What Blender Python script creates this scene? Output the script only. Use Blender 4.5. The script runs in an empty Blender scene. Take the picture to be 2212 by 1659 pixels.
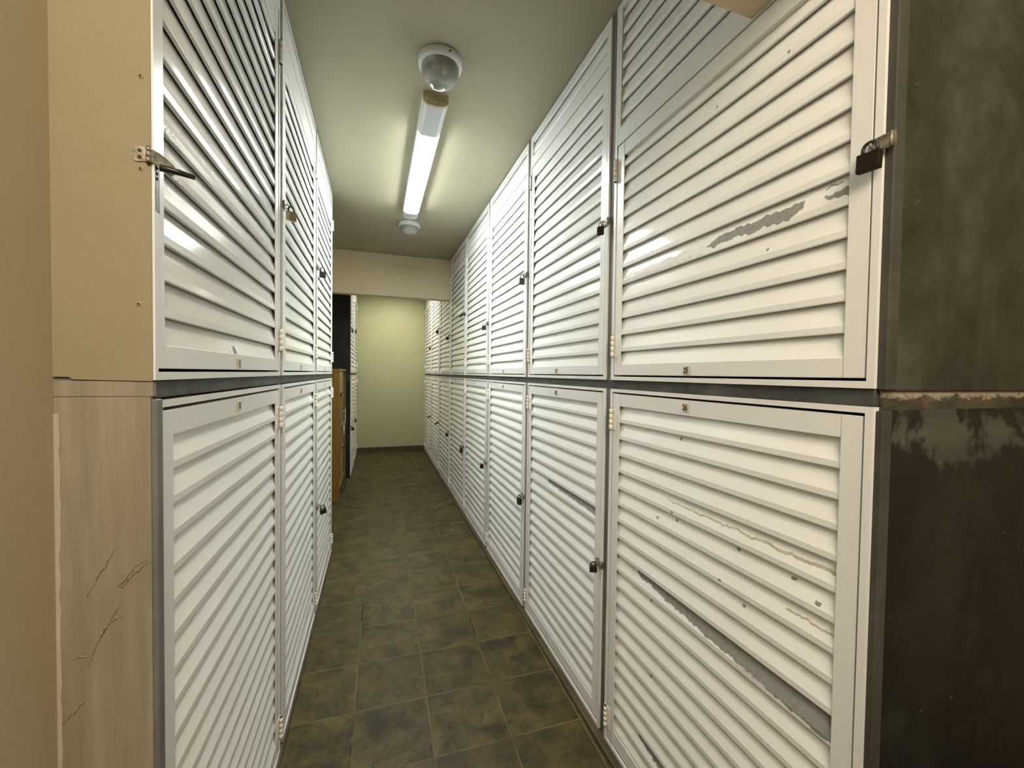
import bpy, bmesh, math, random
from mathutils import Vector, Matrix, noise
random.seed(7)
S = bpy.context.scene
COL = S.collection
PI = math.pi

# ------------------------------------------------------------------ sizes
XL, XR = -0.344, 0.866          # fronts of the locker rows on either side of the aisle
CEIL = 2.846
EYE = 1.45
WB = 0.9155                     # width of one locker bay
YR0 = 0.489                     # near end of the right row
YL0 = 0.8025                    # near end of the left row
YL1 = YL0 + 3 * 0.917           # far end of the near left block
YF0 = 6.0                       # near end of the far left block
YBACK = 7.812
LED0, LED1 = 1.398, 1.432       # concrete ledge between the two tiers
PITCH = 0.0622                  # louvre spacing

# ------------------------------------------------------------------ material helpers
def new_mat(name):
    m = bpy.data.materials.new(name); m.use_nodes = True
    nt = m.node_tree; nt.nodes.clear()
    out = nt.nodes.new('ShaderNodeOutputMaterial')
    b = nt.nodes.new('ShaderNodeBsdfPrincipled')
    nt.links.new(b.outputs[0], out.inputs[0])
    return m, nt, b
def nd(nt, t, **kw):
    n = nt.nodes.new(t)
    for k, v in kw.items():
        if k.startswith('i_'):
            n.inputs[k[2:].replace('_', ' ')].default_value = v
        else: setattr(n, k, v)
    return n
def coords(nt, scale=(1, 1, 1), rot=(0, 0, 0), kind='Object'):
    tc = nd(nt, 'ShaderNodeTexCoord'); mp = nd(nt, 'ShaderNodeMapping')
    mp.inputs['Scale'].default_value = scale; mp.inputs['Rotation'].default_value = rot
    nt.links.new(tc.outputs[kind], mp.inputs[0]); return mp.outputs[0]
def noise_tex(nt, vec, scale, detail=4, rough=.55, dist=0):
    n = nd(nt, 'ShaderNodeTexNoise'); n.inputs['Scale'].default_value = scale
    n.inputs['Detail'].default_value = detail; n.inputs['Roughness'].default_value = rough
    n.inputs['Distortion'].default_value = dist
    nt.links.new(vec, n.inputs['Vector']); return n.outputs['Fac']
def ramp(nt, fac, stops):
    r = nd(nt, 'ShaderNodeValToRGB'); e = r.color_ramp.elements
    while len(e) < len(stops): e.new(.5)
    for el, (p, c) in zip(e, stops):
        el.position = p; el.color = (*c, 1) if len(c) == 3 else c
    nt.links.new(fac, r.inputs[0]); return r.outputs[0]
def mixc(nt, fac, a, b, mode='MIX'):
    m = nd(nt, 'ShaderNodeMix', data_type='RGBA', blend_type=mode)
    for sock, v in ((m.inputs[0], fac), (m.inputs[6], a), (m.inputs[7], b)):
        if isinstance(v, (int, float)): sock.default_value = v
        elif isinstance(v, tuple): sock.default_value = (*v, 1)
        else: nt.links.new(v, sock)
    return m.outputs[2]
def math_(nt, op, a, b=None, c=None):
    m = nd(nt, 'ShaderNodeMath', operation=op)
    for i, v in enumerate((a, b, c)):
        if v is None: continue
        if isinstance(v, (int, float)): m.inputs[i].default_value = v
        else: nt.links.new(v, m.inputs[i])
    return m.outputs[0]
def bump(nt, b, h, strength, dist=.01):
    bm = nd(nt, 'ShaderNodeBump'); bm.inputs['Strength'].default_value = strength
    bm.inputs['Distance'].default_value = dist
    nt.links.new(h, bm.inputs['Height']); nt.links.new(bm.outputs[0], b.inputs['Normal'])
def plain(name, col, rough=.5, metal=0, spec=.5):
    m, nt, b = new_mat(name)
    b.inputs['Base Color'].default_value = (*col, 1); b.inputs['Roughness'].default_value = rough
    b.inputs['Metallic'].default_value = metal; b.inputs['Specular IOR Level'].default_value = spec
    return m
def mottled(name, c1, c2, scale=6, rough=.6, spec=.4, bmp=.1, bscale=60, stretch=(1, 1, 1), lo=.3, hi=.7, metal=0):
    m, nt, b = new_mat(name); v = coords(nt, stretch)
    f = noise_tex(nt, v, scale, 6, .6)
    nt.links.new(ramp(nt, f, [(lo, c1), (hi, c2)]), b.inputs['Base Color'])
    b.inputs['Roughness'].default_value = rough; b.inputs['Specular IOR Level'].default_value = spec
    b.inputs['Metallic'].default_value = metal
    if bmp:
        bump(nt, b, noise_tex(nt, coords(nt), bscale, 4), bmp, .004)
    return m

M = {}
# white laminated aluminium
def white_film(name, col, rough, wav):
    m, nt, b = new_mat(name); v = coords(nt)
    f = noise_tex(nt, v, 5, 4, .6)
    nt.links.new(ramp(nt, f, [(.3, tuple(c * .985 for c in col)), (.7, col)]), b.inputs['Base Color'])
    r = noise_tex(nt, v, 11, 3)
    nt.links.new(math_(nt, 'MULTIPLY_ADD', r, .10, rough - .05), b.inputs['Roughness'])
    b.inputs['Specular IOR Level'].default_value = .5
    if wav: bump(nt, b, noise_tex(nt, coords(nt, (1, 1, 1)), 14, 2), wav, .004)
    return m
M['white'] = white_film('white_film', (.77, .775, .755), .13, .05)
M['white_frame'] = plain('white_aluminium', (.69, .69, .675), .27)
M['white_bubble'] = white_film('white_film_bubbled', (.76, .77, .755), .12, 0)
_nt = M['white_bubble'].node_tree; _b = [n for n in _nt.nodes if n.type == 'BSDF_PRINCIPLED'][0]
bump(_nt, _b, noise_tex(_nt, coords(_nt), 130, 3, .6, .6), .9, .006)
def bare_metal():
    m, nt, b = new_mat('bare_zinc'); v = coords(nt)
    f = noise_tex(nt, v, 90, 6, .7); g = noise_tex(nt, coords(nt, (1, 1, 1)), 18, 4)
    c = mixc(nt, g, ramp(nt, f, [(.25, (.13, .126, .122)), (.75, (.34, .33, .318))]), (.24, .233, .226))
    nt.links.new(c, b.inputs['Base Color']); b.inputs['Roughness'].default_value = .7
    b.inputs['Specular IOR Level'].default_value = .3
    bump(nt, b, f, .3, .003); return m
M['bare'] = bare_metal()
M['dirt'] = mottled('edge_grime', (.36, .33, .24), (.52, .49, .41), 60, .8, .2, .2)

def cement(name, c1, c2, c3, bmp=.35):
    m, nt, b = new_mat(name); v = coords(nt)
    a = noise_tex(nt, v, 5, 8, .65, .8); s = noise_tex(nt, coords(nt, (1, 1, .2)), 26, 4)
    c = ramp(nt, a, [(.3, c1), (.55, c2), (.75, c3)])
    c = mixc(nt, math_(nt, 'MULTIPLY', s, .35), c, tuple(x * .4 for x in c1))
    nt.links.new(c, b.inputs['Base Color']); b.inputs['Roughness'].default_value = .62
    b.inputs['Specular IOR Level'].default_value = .35
    bump(nt, b, noise_tex(nt, v, 38, 6, .6), bmp, .006); return m
M['ledge'] = cement('ledge_cement', (.022, .023, .019), (.062, .065, .057), (.11, .114, .102), .6)
M['pier'] = cement('pier_cement', (.10, .103, .095), (.16, .163, .152), (.20, .203, .19), .2)
def slate(name, k):
    m, nt, b = new_mat(name); v = coords(nt)
    a = noise_tex(nt, v, 3.4, 8, .66, .25); p = noise_tex(nt, v, 8, 8, .66, .35)
    st = noise_tex(nt, coords(nt, (1, 1, .16)), 14, 5, .6)
    c = ramp(nt, a, [(.34, (.011 * k, .0108 * k, .0068 * k)), (.52, (.023 * k, .0238 * k, .0172 * k)), (.68, (.046 * k, .048 * k, .037 * k))])
    c = mixc(nt, ramp(nt, st, [(.55, (0, 0, 0)), (.75, (.35, .35, .35))]), c, (.043 * k, .046 * k, .038 * k))
    # pale scuffed bloom under the ledge
    tc = nd(nt, 'ShaderNodeTexCoord'); sx = nd(nt, 'ShaderNodeSeparateXYZ'); nt.links.new(tc.outputs['Object'], sx.inputs[0])
    zz = math_(nt, 'ABSOLUTE', math_(nt, 'SUBTRACT', sx.outputs[2], 1.345))
    band = math_(nt, 'MAXIMUM', math_(nt, 'SUBTRACT', 1, math_(nt, 'MULTIPLY', zz, 9)), 0)
    blot = ramp(nt, math_(nt, 'ADD', p, math_(nt, 'MULTIPLY', band, .16)), [(.585, (0, 0, 0)), (.66, (1, 1, 1))])
    c = mixc(nt, math_(nt, 'MULTIPLY', blot, math_(nt, 'MULTIPLY_ADD', band, .7, .10)), c, (.082, .088, .073))
    fl = noise_tex(nt, v, 44, 3, .5)
    c = mixc(nt, ramp(nt, fl, [(.735, (0, 0, 0)), (.76, (.5, .5, .5))]), c, (.12, .12, .10))
    nt.links.new(c, b.inputs['Base Color'])
    nt.links.new(math_(nt, 'MULTIPLY_ADD', p, .3, .42), b.inputs['Roughness'])
    b.inputs['Specular IOR Level'].default_value = .3
    bump(nt, b, math_(nt, 'ADD', p, math_(nt, 'MULTIPLY', fl, .2)), .25, .006); return m
M['edge'] = cement('edge_cement', (.035, .034, .027), (.062, .060, .050), (.085, .082, .07), .35)
M['slate'] = slate('slate_painted_cement', 1.7)
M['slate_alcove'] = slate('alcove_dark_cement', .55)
M['slate_dark'] = slate('lower_slate_cement', .34)  # same slate shader with all tones darker, for the wall below the ledge
def ledge_end():
    m, nt, b = new_mat('chipped_ledge_end'); v = coords(nt, (1, 1, 1.6))
    a = noise_tex(nt, v, 8, 8, .65, .2); w = noise_tex(nt, v, 24, 7, .7, .2)
    tc = nd(nt, 'ShaderNodeTexCoord'); sx = nd(nt, 'ShaderNodeSeparateXYZ'); nt.links.new(tc.outputs['Object'], sx.inputs[0])
    c = ramp(nt, a, [(.34, (.018, .017, .010)), (.5, (.05, .046, .03)), (.6, (.095, .066, .038)), (.72, (.055, .034, .016))])
    top = math_(nt, 'MULTIPLY', math_(nt, 'SUBTRACT', sx.outputs[2], 1.408), 14)
    c = mixc(nt, ramp(nt, math_(nt, 'ADD', w, top), [(.58, (0, 0, 0)), (.68, (1, 1, 1))]), c, (.30, .26, .19))
    nt.links.new(c, b.inputs['Base Color']); b.inputs['Roughness'].default_value = .6
    bump(nt, b, w, .6, .012); return m
M['ledge_end'] = ledge_end()

def paint(name, c1, c2, bscale=70, bmp=.12, scale=1.6):
    m, nt, b = new_mat(name); v = coords(nt)
    f = noise_tex(nt, v, scale, 5, .6)
    nt.links.new(ramp(nt, f, [(.3, c1), (.7, c2)]), b.inputs['Base Color'])
    b.inputs['Roughness'].default_value = .55; b.inputs['Specular IOR Level'].default_value = .3
    bump(nt, b, noise_tex(nt, v, bscale, 3), bmp, .004); return m
M['ceiling'] = paint('ceiling_cream_paint', (.335, .31, .228), (.365, .34, .252), 40, .05)
M['beam'] = paint('beam_cream_paint', (.58, .475, .315), (.62, .51, .34), 22, .12)
M['backwall'] = paint('back_wall_paint', (.35, .335, .195), (.385, .37, .218), 16, .25)
M['cream'] = paint('cream_paint', (.245, .212, .127), (.275, .240, .146), 60, .12, 3)
M['leftwall'] = paint('beige_wall_paint', (.40, .345, .225), (.43, .375, .25), 140, .07, 2)
def plaster():
    m, nt, b = new_mat('brushed_plaster'); v = coords(nt)
    s = noise_tex(nt, coords(nt, (1, 1, .06)), 34, 5, .65); a = noise_tex(nt, v, 7, 5, .6)
    c = ramp(nt, s, [(.3, (.195, .170, .120)), (.55, (.255, .225, .160)), (.75, (.315, .283, .208))])
    c = mixc(nt, ramp(nt, a, [(.4, (0, 0, 0)), (.65, (.6, .6, .6))]), c, (.22, .185, .13))
    nt.links.new(c, b.inputs['Base Color']); b.inputs['Roughness'].default_value = .65
    b.inputs['Specular IOR Level'].default_value = .25
    bump(nt, b, math_(nt, 'ADD', s, a), .3, .005); return m
M['plaster'] = plaster()
M['plaster_pale'] = mottled('pale_plaster', (.34, .305, .225), (.44, .40, .31), 16, .7, .2, .35, 60, (1, 1, .3))

def floor_mat():
    m, nt, b = new_mat('mottled_ceramic_tile')
    T = .3035
    tc = nd(nt, 'ShaderNodeTexCoord'); mp = nd(nt, 'ShaderNodeMapping')
    mp.vector_type = 'POINT'
    nt.links.new(tc.outputs['Object'], mp.inputs[0])
    a = .0125
    mp.inputs['Rotation'].default_value = (0, 0, a)
    # joints pass through (-.0855, 1.90) across and y = 1.826 along
    px, py = -.0855, 1.823
    mp.inputs['Location'].default_value = (-(px * math.cos(a) - py * math.sin(a)), -(px * math.sin(a) + py * math.cos(a)), 0)
    sx = nd(nt, 'ShaderNodeSeparateXYZ'); nt.links.new(mp.outputs[0], sx.inputs[0])
    u = math_(nt, 'DIVIDE', sx.outputs[0], T); w = math_(nt, 'DIVIDE', sx.outputs[1], T)
    def edge(t):
        fr = math_(nt, 'FRACT', t)
        return math_(nt, 'MINIMUM', fr, math_(nt, 'SUBTRACT', 1, fr))
    ev = math_(nt, 'MINIMUM', edge(u), edge(w))
    jit = noise_tex(nt, coords(nt), 50, 3)
    ev2 = math_(nt, 'ADD', ev, math_(nt, 'MULTIPLY', math_(nt, 'SUBTRACT', jit, .5), .006))
    g = nd(nt, 'ShaderNodeMapRange'); g.inputs['From Min'].default_value = .007; g.inputs['From Max'].default_value = .0115
    g.inputs['To Min'].default_value = 1; g.inputs['To Max'].default_value = 0
    nt.links.new(ev2, g.inputs[0]); grout = g.outputs[0]
    cb = nd(nt, 'ShaderNodeCombineXYZ')
    nt.links.new(math_(nt, 'FLOOR', u), cb.inputs[0]); nt.links.new(math_(nt, 'FLOOR', w), cb.inputs[1])
    wn = nd(nt, 'ShaderNodeTexWhiteNoise', noise_dimensions='3D'); nt.links.new(cb.outputs[0], wn.inputs['Vector'])
    # every tile carries its own cut of the mottling
    off = nd(nt, 'ShaderNodeVectorMath', operation='MULTIPLY_ADD')
    nt.links.new(wn.outputs['Color'], off.inputs[0]); off.inputs[1].default_value = (7, 7, 7)
    nt.links.new(tc.outputs['Object'], off.inputs[2])
    n1 = noise_tex(nt, off.outputs[0], 7.5, 9, .68, .3); n2 = noise_tex(nt, off.outputs[0], 26, 9, .74, .5)
    c = ramp(nt, n1, [(.33, (.016, .0155, .0055)), (.44, (.044, .034, .0115)), (.55, (.073, .054, .0175)), (.68, (.108, .082, .030))])
    c = mixc(nt, ramp(nt, n2, [(.36, (.85, .85, .85)), (.48, (0, 0, 0))]), c, (.020, .0195, .0085))
    c = mixc(nt, math_(nt, 'MULTIPLY_ADD', wn.outputs['Value'], .5, 0), c, mixc(nt, .5, c, (.050, .034, .014)))
    gc = ramp(nt, noise_tex(nt, coords(nt), 3.3, 5, .7), [(.34, (.014, .011, .007)), (.44, (.100, .080, .042)), (.7, (.165, .134, .075))])
    c = mixc(nt, grout, c, gc)
    nt.links.new(c, b.inputs['Base Color'])
    nt.links.new(math_(nt, 'MULTIPLY_ADD', grout, .3, .46), b.inputs['Roughness'])
    b.inputs['Specular IOR Level'].default_value = .2
    h = math_(nt, 'SUBTRACT', math_(nt, 'MULTIPLY', n2, .25), grout)
    bump(nt, b, h, .5, .003); return m
M['floor'] = floor_mat()
M['skirting'] = mottled('dark_skirting_tile', (.035, .026, .014), (.075, .056, .032), 12, .45, .4, .1)
M['curb'] = mottled('grimy_cement_curb', (.028, .018, .007), (.085, .060, .029), 16, .6, .35, .4, 50, (1, .25, 1))
def wood():
    m, nt, b = new_mat('amber_laminate'); v = coords(nt, (4, 4, .35))
    f = noise_tex(nt, v, 9, 6, .6, .6)
    nt.links.new(ramp(nt, f, [(.3, (.160, .080, .0075)), (.7, (.205, .108, .013))]), b.inputs['Base Color'])
    b.inputs['Roughness'].default_value = .42; return m
M['wood'] = wood()
M['wood_pale_lit'] = mottled('lamplit_pale_laminate', (.24, .155, .055), (.28, .19, .075), 9, .45, .4, 0)  # lamp light on the drawer front put in as a paler laminate
M['steel'] = plain('brushed_steel', (.62, .60, .56), .3, 1)
M['chrome'] = plain('chrome', (.75, .75, .74), .16, 1)
M['rust_steel'] = mottled('stained_zinc', (.13, .105, .07), (.40, .375, .30), 70, .5, .5, .3, 120, (1, 1, 1), .32, .62, .55)
M['dark_steel'] = mottled('darkened_steel', (.012, .009, .006), (.045, .036, .026), 60, .45, .5, .2, 120, metal=.4)
M['dark_brass'] = mottled('darkened_brass', (.010, .005, .0025), (.022, .011, .005), 40, .5, .15, .1, 120)
M['black_metal'] = plain('black_enamel', (.010, .009, .008), .35)
M['brass'] = mottled('worn_brass', (.22, .17, .08), (.42, .36, .22), 50, .35, .5, .1, metal=.8)
M['red_metal'] = plain('oxblood_enamel', (.055, .012, .010), .4)
M['hinge'] = plain('cream_white_enamel', (.80, .78, .72), .32)
M['gap'] = plain('black_seam', (.012, .010, .008), .8)  # near-black hinge pin, seen as seams between the knuckles
M['plate'] = plain('ivory_plastic', (.52, .46, .33), .4)
M['ink'] = plain('black_ink', (.012, .011, .010), .5)
M['screw'] = plain('rusty_screw', (.05, .035, .02), .5, .6)
M['grommet'] = plain('painted_grommet', (.34, .25, .12), .5)
M['lamp_white'] = plain('white_lamp_enamel', (.62, .63, .61), .35)
M['lamp_grey'] = plain('grey_lamp_cover', (.48, .50, .51), .35)
M['lamp_tan'] = mottled('yellowed_plastic', (.36, .28, .15), (.58, .49, .32), 40, .45, .4, .2)
M['dark_void'] = plain('interior_shade', (.03, .03, .028), .9)  # shade inside the lockers put into the rear wall's colour
def emit(name, col, s):
    m, nt, b = new_mat(name)
    b.inputs['Base Color'].default_value = (.8, .8, .8, 1)
    b.inputs['Emission Color'].default_value = (*col, 1); b.inputs['Emission Strength'].default_value = s
    return m
M['lit'] = emit('lit_diffuser', (.93, 1.0, .965), 27)
def dome_glass():
    m, nt, b = new_mat('ribbed_glass')
    b.inputs['Base Color'].default_value = (.46, .46, .41, 1); b.inputs['Roughness'].default_value = .12
    b.inputs['Transmission Weight'].default_value = .55; b.inputs['IOR'].default_value = 1.25
    b.inputs['Specular IOR Level'].default_value = .9; b.inputs['Coat Weight'].default_value = .6; b.inputs['Coat Roughness'].default_value = .05
    tc = nd(nt, 'ShaderNodeTexCoord'); sx = nd(nt, 'ShaderNodeSeparateXYZ'); nt.links.new(tc.outputs['Object'], sx.inputs[0])
    ang = math_(nt, 'ARCTAN2', sx.outputs[1], sx.outputs[0])
    bump(nt, b, math_(nt, 'SINE', math_(nt, 'MULTIPLY', ang, 60)), .3, .003)
    return m
M['glass'] = dome_glass()

# ------------------------------------------------------------------ mesh helpers
class MB:
    def __init__(s): s.bm = bmesh.new(); s.mi = 0
    def _set(s, faces, smooth=False):
        for f in faces: f.material_index = s.mi; f.smooth = smooth
    def box(s, x0, x1, y0, y1, z0, z1, bev=0, seg=1):
        v = [s.bm.verts.new((x, y, z)) for x in (x0, x1) for y in (y0, y1) for z in (z0, z1)]
        F = [s.bm.faces.new([v[i] for i in q]) for q in ((0, 1, 3, 2), (4, 6, 7, 5), (0, 4, 5, 1), (2, 3, 7, 6), (0, 2, 6, 4), (1, 5, 7, 3))]
        s._set(F)
        if bev:
            ed = list({e for f in F for e in f.edges})
            r = bmesh.ops.bevel(s.bm, geom=ed, offset=bev, segments=seg, affect='EDGES', profile=.5)
            s._set(r['faces'])
        return s
    def ring(s, x0, x1, z0, z1, w, y0, y1, wl=None, wr=None, wb=None, wt=None):
        """mitred rectangular frame, front face at y0, back at y1"""
        wl = w if wl is None else wl; wr = w if wr is None else wr; wb = w if wb is None else wb; wt = w if wt is None else wt
        o = [(x0, z0), (x1, z0), (x1, z1), (x0, z1)]; i = [(x0 + wl, z0 + wb), (x1 - wr, z0 + wb), (x1 - wr, z1 - wt), (x0 + wl, z1 - wt)]
        V = [[s.bm.verts.new((a, y, c)) for a, c in L] for y in (y0, y1) for L in (o, i)]
        F = []
        for k in range(4):
            n = (k + 1) % 4
            F.append(s.bm.faces.new((V[0][k], V[0][n], V[1][n], V[1][k])))
            F.append(s.bm.faces.new((V[2][n], V[2][k], V[3][k], V[3][n])))
            F.append(s.bm.faces.new((V[0][n], V[0][k], V[2][k], V[2][n])))
            F.append(s.bm.faces.new((V[1][k], V[1][n], V[3][n], V[3][k])))
        s._set(F); return s
    def tube(s, pts, r, seg=8, cap=True):
        pts = [Vector(p) for p in pts]; rings = []; n = len(pts)
        rr = r if isinstance(r, (list, tuple)) else [r] * n
        up = None
        for i, p in enumerate(pts):
            t = (pts[min(i + 1, n - 1)] - pts[max(i - 1, 0)]).normalized()
            if up is None: up = t.orthogonal().normalized()
            up = (up - t * up.dot(t)).normalized(); q = t.cross(up)
            rings.append([s.bm.verts.new(p + rr[i] * (math.cos(2 * PI * k / seg) * up + math.sin(2 * PI * k / seg) * q)) for k in range(seg)])
        F = [s.bm.faces.new((a[k], a[(k + 1) % seg], b[(k + 1) % seg], b[k])) for a, b in zip(rings, rings[1:]) for k in range(seg)]
        s._set(F, True)
        if cap: s._set([s.bm.faces.new(rings[0][::-1]), s.bm.faces.new(rings[-1])])
        return s
    def lathe(s, prof, seg=40, c=(0, 0, 0), cap0=False, cap1=False, smooth=True):
        """prof: (radius, z) pairs round the z axis"""
        rings = []
        for r, z in prof:
            if r < 1e-6: rings.append([s.bm.verts.new((c[0], c[1], c[2] + z))])
            else: rings.append([s.bm.verts.new((c[0] + r * math.cos(2 * PI * k / seg), c[1] + r * math.sin(2 * PI * k / seg), c[2] + z)) for k in range(seg)])
        F = []
        for a, b in zip(rings, rings[1:]):
            for k in range(seg):
                n = (k + 1) % seg
                q = [a[k % len(a)], a[n % len(a)], b[n % len(b)], b[k % len(b)]]
                u = []
                for v in q:
                    if v not in u: u.append(v)
                if len(u) > 2: F.append(s.bm.faces.new(u))
        if cap0 and len(rings[0]) > 1: F.append(s.bm.faces.new(rings[0][::-1]))
        if cap1 and len(rings[-1]) > 1: F.append(s.bm.faces.new(rings[-1]))
        s._set(F, smooth); return s
    def prism(s, poly, y0, y1):
        """polygon in x,z drawn out along y"""
        a = [s.bm.verts.new((x, y0, z)) for x, z in poly]; b = [s.bm.verts.new((x, y1, z)) for x, z in poly]
        n = len(poly)
        F = [s.bm.faces.new(a), s.bm.faces.new(b[::-1])] + [s.bm.faces.new((a[(k + 1) % n], a[k], b[k], b[(k + 1) % n])) for k in range(n)]
        s._set(F); return s
    def mesh(s, name, mats, recalc=True, mirror=False):
        if mirror:
            for v in s.bm.verts: v.co.x = -v.co.x
            bmesh.ops.reverse_faces(s.bm, faces=s.bm.faces[:])
        if recalc: bmesh.ops.recalc_face_normals(s.bm, faces=s.bm.faces[:])
        me = bpy.data.meshes.new(name); s.bm.to_mesh(me); s.bm.free()
        for m in (mats if isinstance(mats, (list, tuple)) else [mats]): me.materials.append(m)
        return me
    def build(s, name, mats, parent=None, **kw):
        return link(name, s.mesh(name, mats, **kw), parent)
def link(name, me, parent=None):
    o = bpy.data.objects.new(name, me); COL.objects.link(o)
    if parent: o.parent = parent
    return o
def thing(name, label, cat, loc, rotz=0, group=None):
    o = bpy.data.objects.new(name, None); COL.objects.link(o)
    o.empty_display_size = .05
    o.location = loc; o.rotation_euler = (0, 0, rotz)
    return tag(o, label, cat, group)
def tag(o, label, cat, group=None):
    o['label'] = label; o['category'] = cat
    if group: o['group'] = group
    return o
def struct(name, mb, m, **kw):
    o = mb.build(name, m, **kw); o['kind'] = 'structure'; return o

# ------------------------------------------------------------------ the room shell
struct('floor', MB().box(-1.6, 2.4, -2.6, 7.95, -.12, 0), M['floor'])
struct('ceiling', MB().box(-1.6, 2.4, -2.6, 7.95, CEIL, CEIL + .12), M['ceiling'])
struct('wall_back', MB().box(-1.6, 2.4, YBACK, YBACK + .12, 0, CEIL), M['backwall'])
struct('baseboard_back', MB().box(XL + .004, XR - .02, YBACK - .012, YBACK, 0, .085, .002), M['skirting'])
struct('wall_front', MB().box(-1.6, 2.4, -2.6, -2.5, 0, CEIL), M['beam'])
struct('wall_left', MB().box(-.62, -.464, -2.5, YL0 + .012, 0, CEIL), M['leftwall'])
struct('wall_right_outer', MB().box(2.3, 2.4, -2.5, YR0, 0, CEIL), M['beam'])
struct('wall_right_rear', MB().box(1.42, 1.5, YR0 + .1, YBACK, 0, CEIL), M['dark_void'])
struct('wall_left_rear', MB().box(-1.05, -.97, YL0 + .05, YBACK, 0, CEIL), M['beam'])
# beams hanging across the aisle
struct('trim_beam_far', MB().box(-.97, XR - .003, 5.085, 5.20, 2.352, CEIL, .003), M['beam'])
struct('trim_beam_near', MB().box(-.464, 1.8, .50, .786, 2.318, CEIL, .003), M['beam'])

# end of the left row, facing the entrance: painted board above, brushed plaster below
mb = MB()
mb.prism([(-.466, 1.4365), (-.4455, 1.4362), (-.441, 1.4325), (-.41, 1.4318), (XL + .003, 1.4305), (XL + .003, CEIL), (-.466, CEIL)], YL0, YL0 + .0012)
struct('wall_left_end', mb, M['cream'])
mb = MB().prism([(-.466, 1.4065), (XL + .0025, 1.4062), (XL + .0025, 1.4288), (-.40, 1.4302), (-.466, 1.4308)], YL0 + .001, YL0 + .012)
struct('trim_left_ledge_end', mb, M['plaster'])
mb = MB().box(-.466, XL - .0005, YL0 + .001, YL0 + .0035, 0, 1.4055)
def ridge(pts, r0):
    P = []
    for (a, b) in zip(pts, pts[1:]):
        for k in range(6):
            t = k / 6
            P.append((a[0] + (b[0] - a[0]) * t + random.uniform(-.0012, .0012), YL0 + .0005, a[1] + (b[1] - a[1]) * t + random.uniform(-.0012, .0012)))
    P.append((pts[-1][0], YL0 + .0005, pts[-1][1]))
    n = len(P)
    mb.tube(P, [max(.0004, r0 * math.sin(PI * (k + .6) / (n + .2)) * random.uniform(.6, 1.2)) for k in range(n)], 6)
for pts, r in (([(-.389, 1.17), (-.398, 1.152), (-.408, 1.134), (-.427, 1.094)], .0018),
               ([(-.346, 1.139), (-.361, 1.129), (-.374, 1.116), (-.383, 1.101)], .0020),
               ([(-.350, 1.143), (-.367, 1.132), (-.376, 1.119), (-.387, 1.105), (-.379, 1.099)], .0017),
               ([(-.379, 1.056), (-.39, 1.054), (-.4, 1.049), (-.408, 1.035), (-.413, 1.025), (-.421, 1.004), (-.426, .984)], .0021),
               ([(-.384, 1.077), (-.394, 1.059), (-.4, 1.049)], .0016),
               ([(-.429, .933), (-.444, .915), (-.458, .9)], .0016),
               ([(-.424, .999), (-.437, 1.002), (-.445, .996)], .0016)):
    ridge(pts, r)
struct('wall_left_end_lower', mb, M['plaster'])
mb = MB()
P = [(-.4655, .60 + k * .02) for k in range(40)]
mb.prism(P + [(-.4585 + .0022 * noise.noise(Vector((0, 3, k * .9))) + (.0015 if k > 28 else 0), .60 + k * .02) for k in range(39, -1, -1)], YL0 - .0002, YL0 + .0012)
struct('trim_plaster_bead', mb, M['plaster_pale'])

# end of the right row: slate-painted cement above and below the chipped ledge end
struct('wall_right_end', MB().box(.871, 2.3, YR0, YR0 + .0105, LED1 - .004, CEIL, .003, 2), M['slate'])
struct('wall_right_end_lower', MB().box(.8705, 2.3, YR0 + .003, YR0 + .0105, 0, 1.392, .002, 2), M['slate_dark'])
struct('trim_right_ledge_end', MB().box(.876, 2.3, YR0 + .006, YR0 + .011, 1.392, LED1 - .004), M['ledge_end'])
struct('trim_right_edge_upper', MB().box(.8665, .896, YR0 - .004, YR0 + .0105, LED1 - .002, CEIL, .002, 2), M['edge'])
struct('trim_right_edge_lower', MB().box(.8665, .893, YR0 - .001, YR0 + .0105, 0, 1.3915, .002, 2), M['edge'])

# partitions between the bays, ledge and curb of each row
def partition(y, side, w=.040):
    x = (XR + .0015, 1.42) if side > 0 else (-.97, XL - .0015)
    o = MB().box(x[0], x[1], y - w / 2, y + w / 2, 0, CEIL, .002).build('wall_partition', M['pier']); o['kind'] = 'structure'
for k in range(1, 9): partition(YR0 + WB * k, 1)
for k in range(1, 3): partition(YL0 + .917 * k, -1)
partition(YL1 - .008, -1, .030)
partition(YL0 + .0135, -1, .018)
struct('trim_left_pier_edge', MB().box(XL - .01, XL + .0068, YL0 + .0036, YL0 + .0240, 0, LED0 + .003, .002), M['pier'])
partition(YF0 + .906, -1)
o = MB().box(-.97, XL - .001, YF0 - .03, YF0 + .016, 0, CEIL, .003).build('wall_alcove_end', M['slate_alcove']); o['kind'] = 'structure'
struct('trim_ledge_right', MB().box(XR - .0005, 1.42, YR0 + .012, YBACK, LED0, LED1, .003, 2), M['ledge'])
struct('trim_ledge_left', MB().box(-.97, XL + .0005, YL0 + .012, YL1, LED0 + .004, LED1, .003, 2), M['ledge'])
struct('trim_ledge_far_left', MB().box(-.97, XL + .0005, YF0 + .002, YBACK, LED0, LED1, .003, 2), M['ledge'])
struct('trim_curb_right', MB().box(XR - .034, 1.42, YR0 + .004, YBACK - .013, 0, .016, .005, 2), M['curb'])
struct('trim_curb_left', MB().box(-.97, XL + .014, YL0 + .006, YL1, 0, .016, .005, 2), M['curb'])
struct('trim_curb_far_left', MB().box(-.97, XL + .014, YF0 - .03, YBACK - .013, 0, .016, .005, 2), M['curb'])

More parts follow.
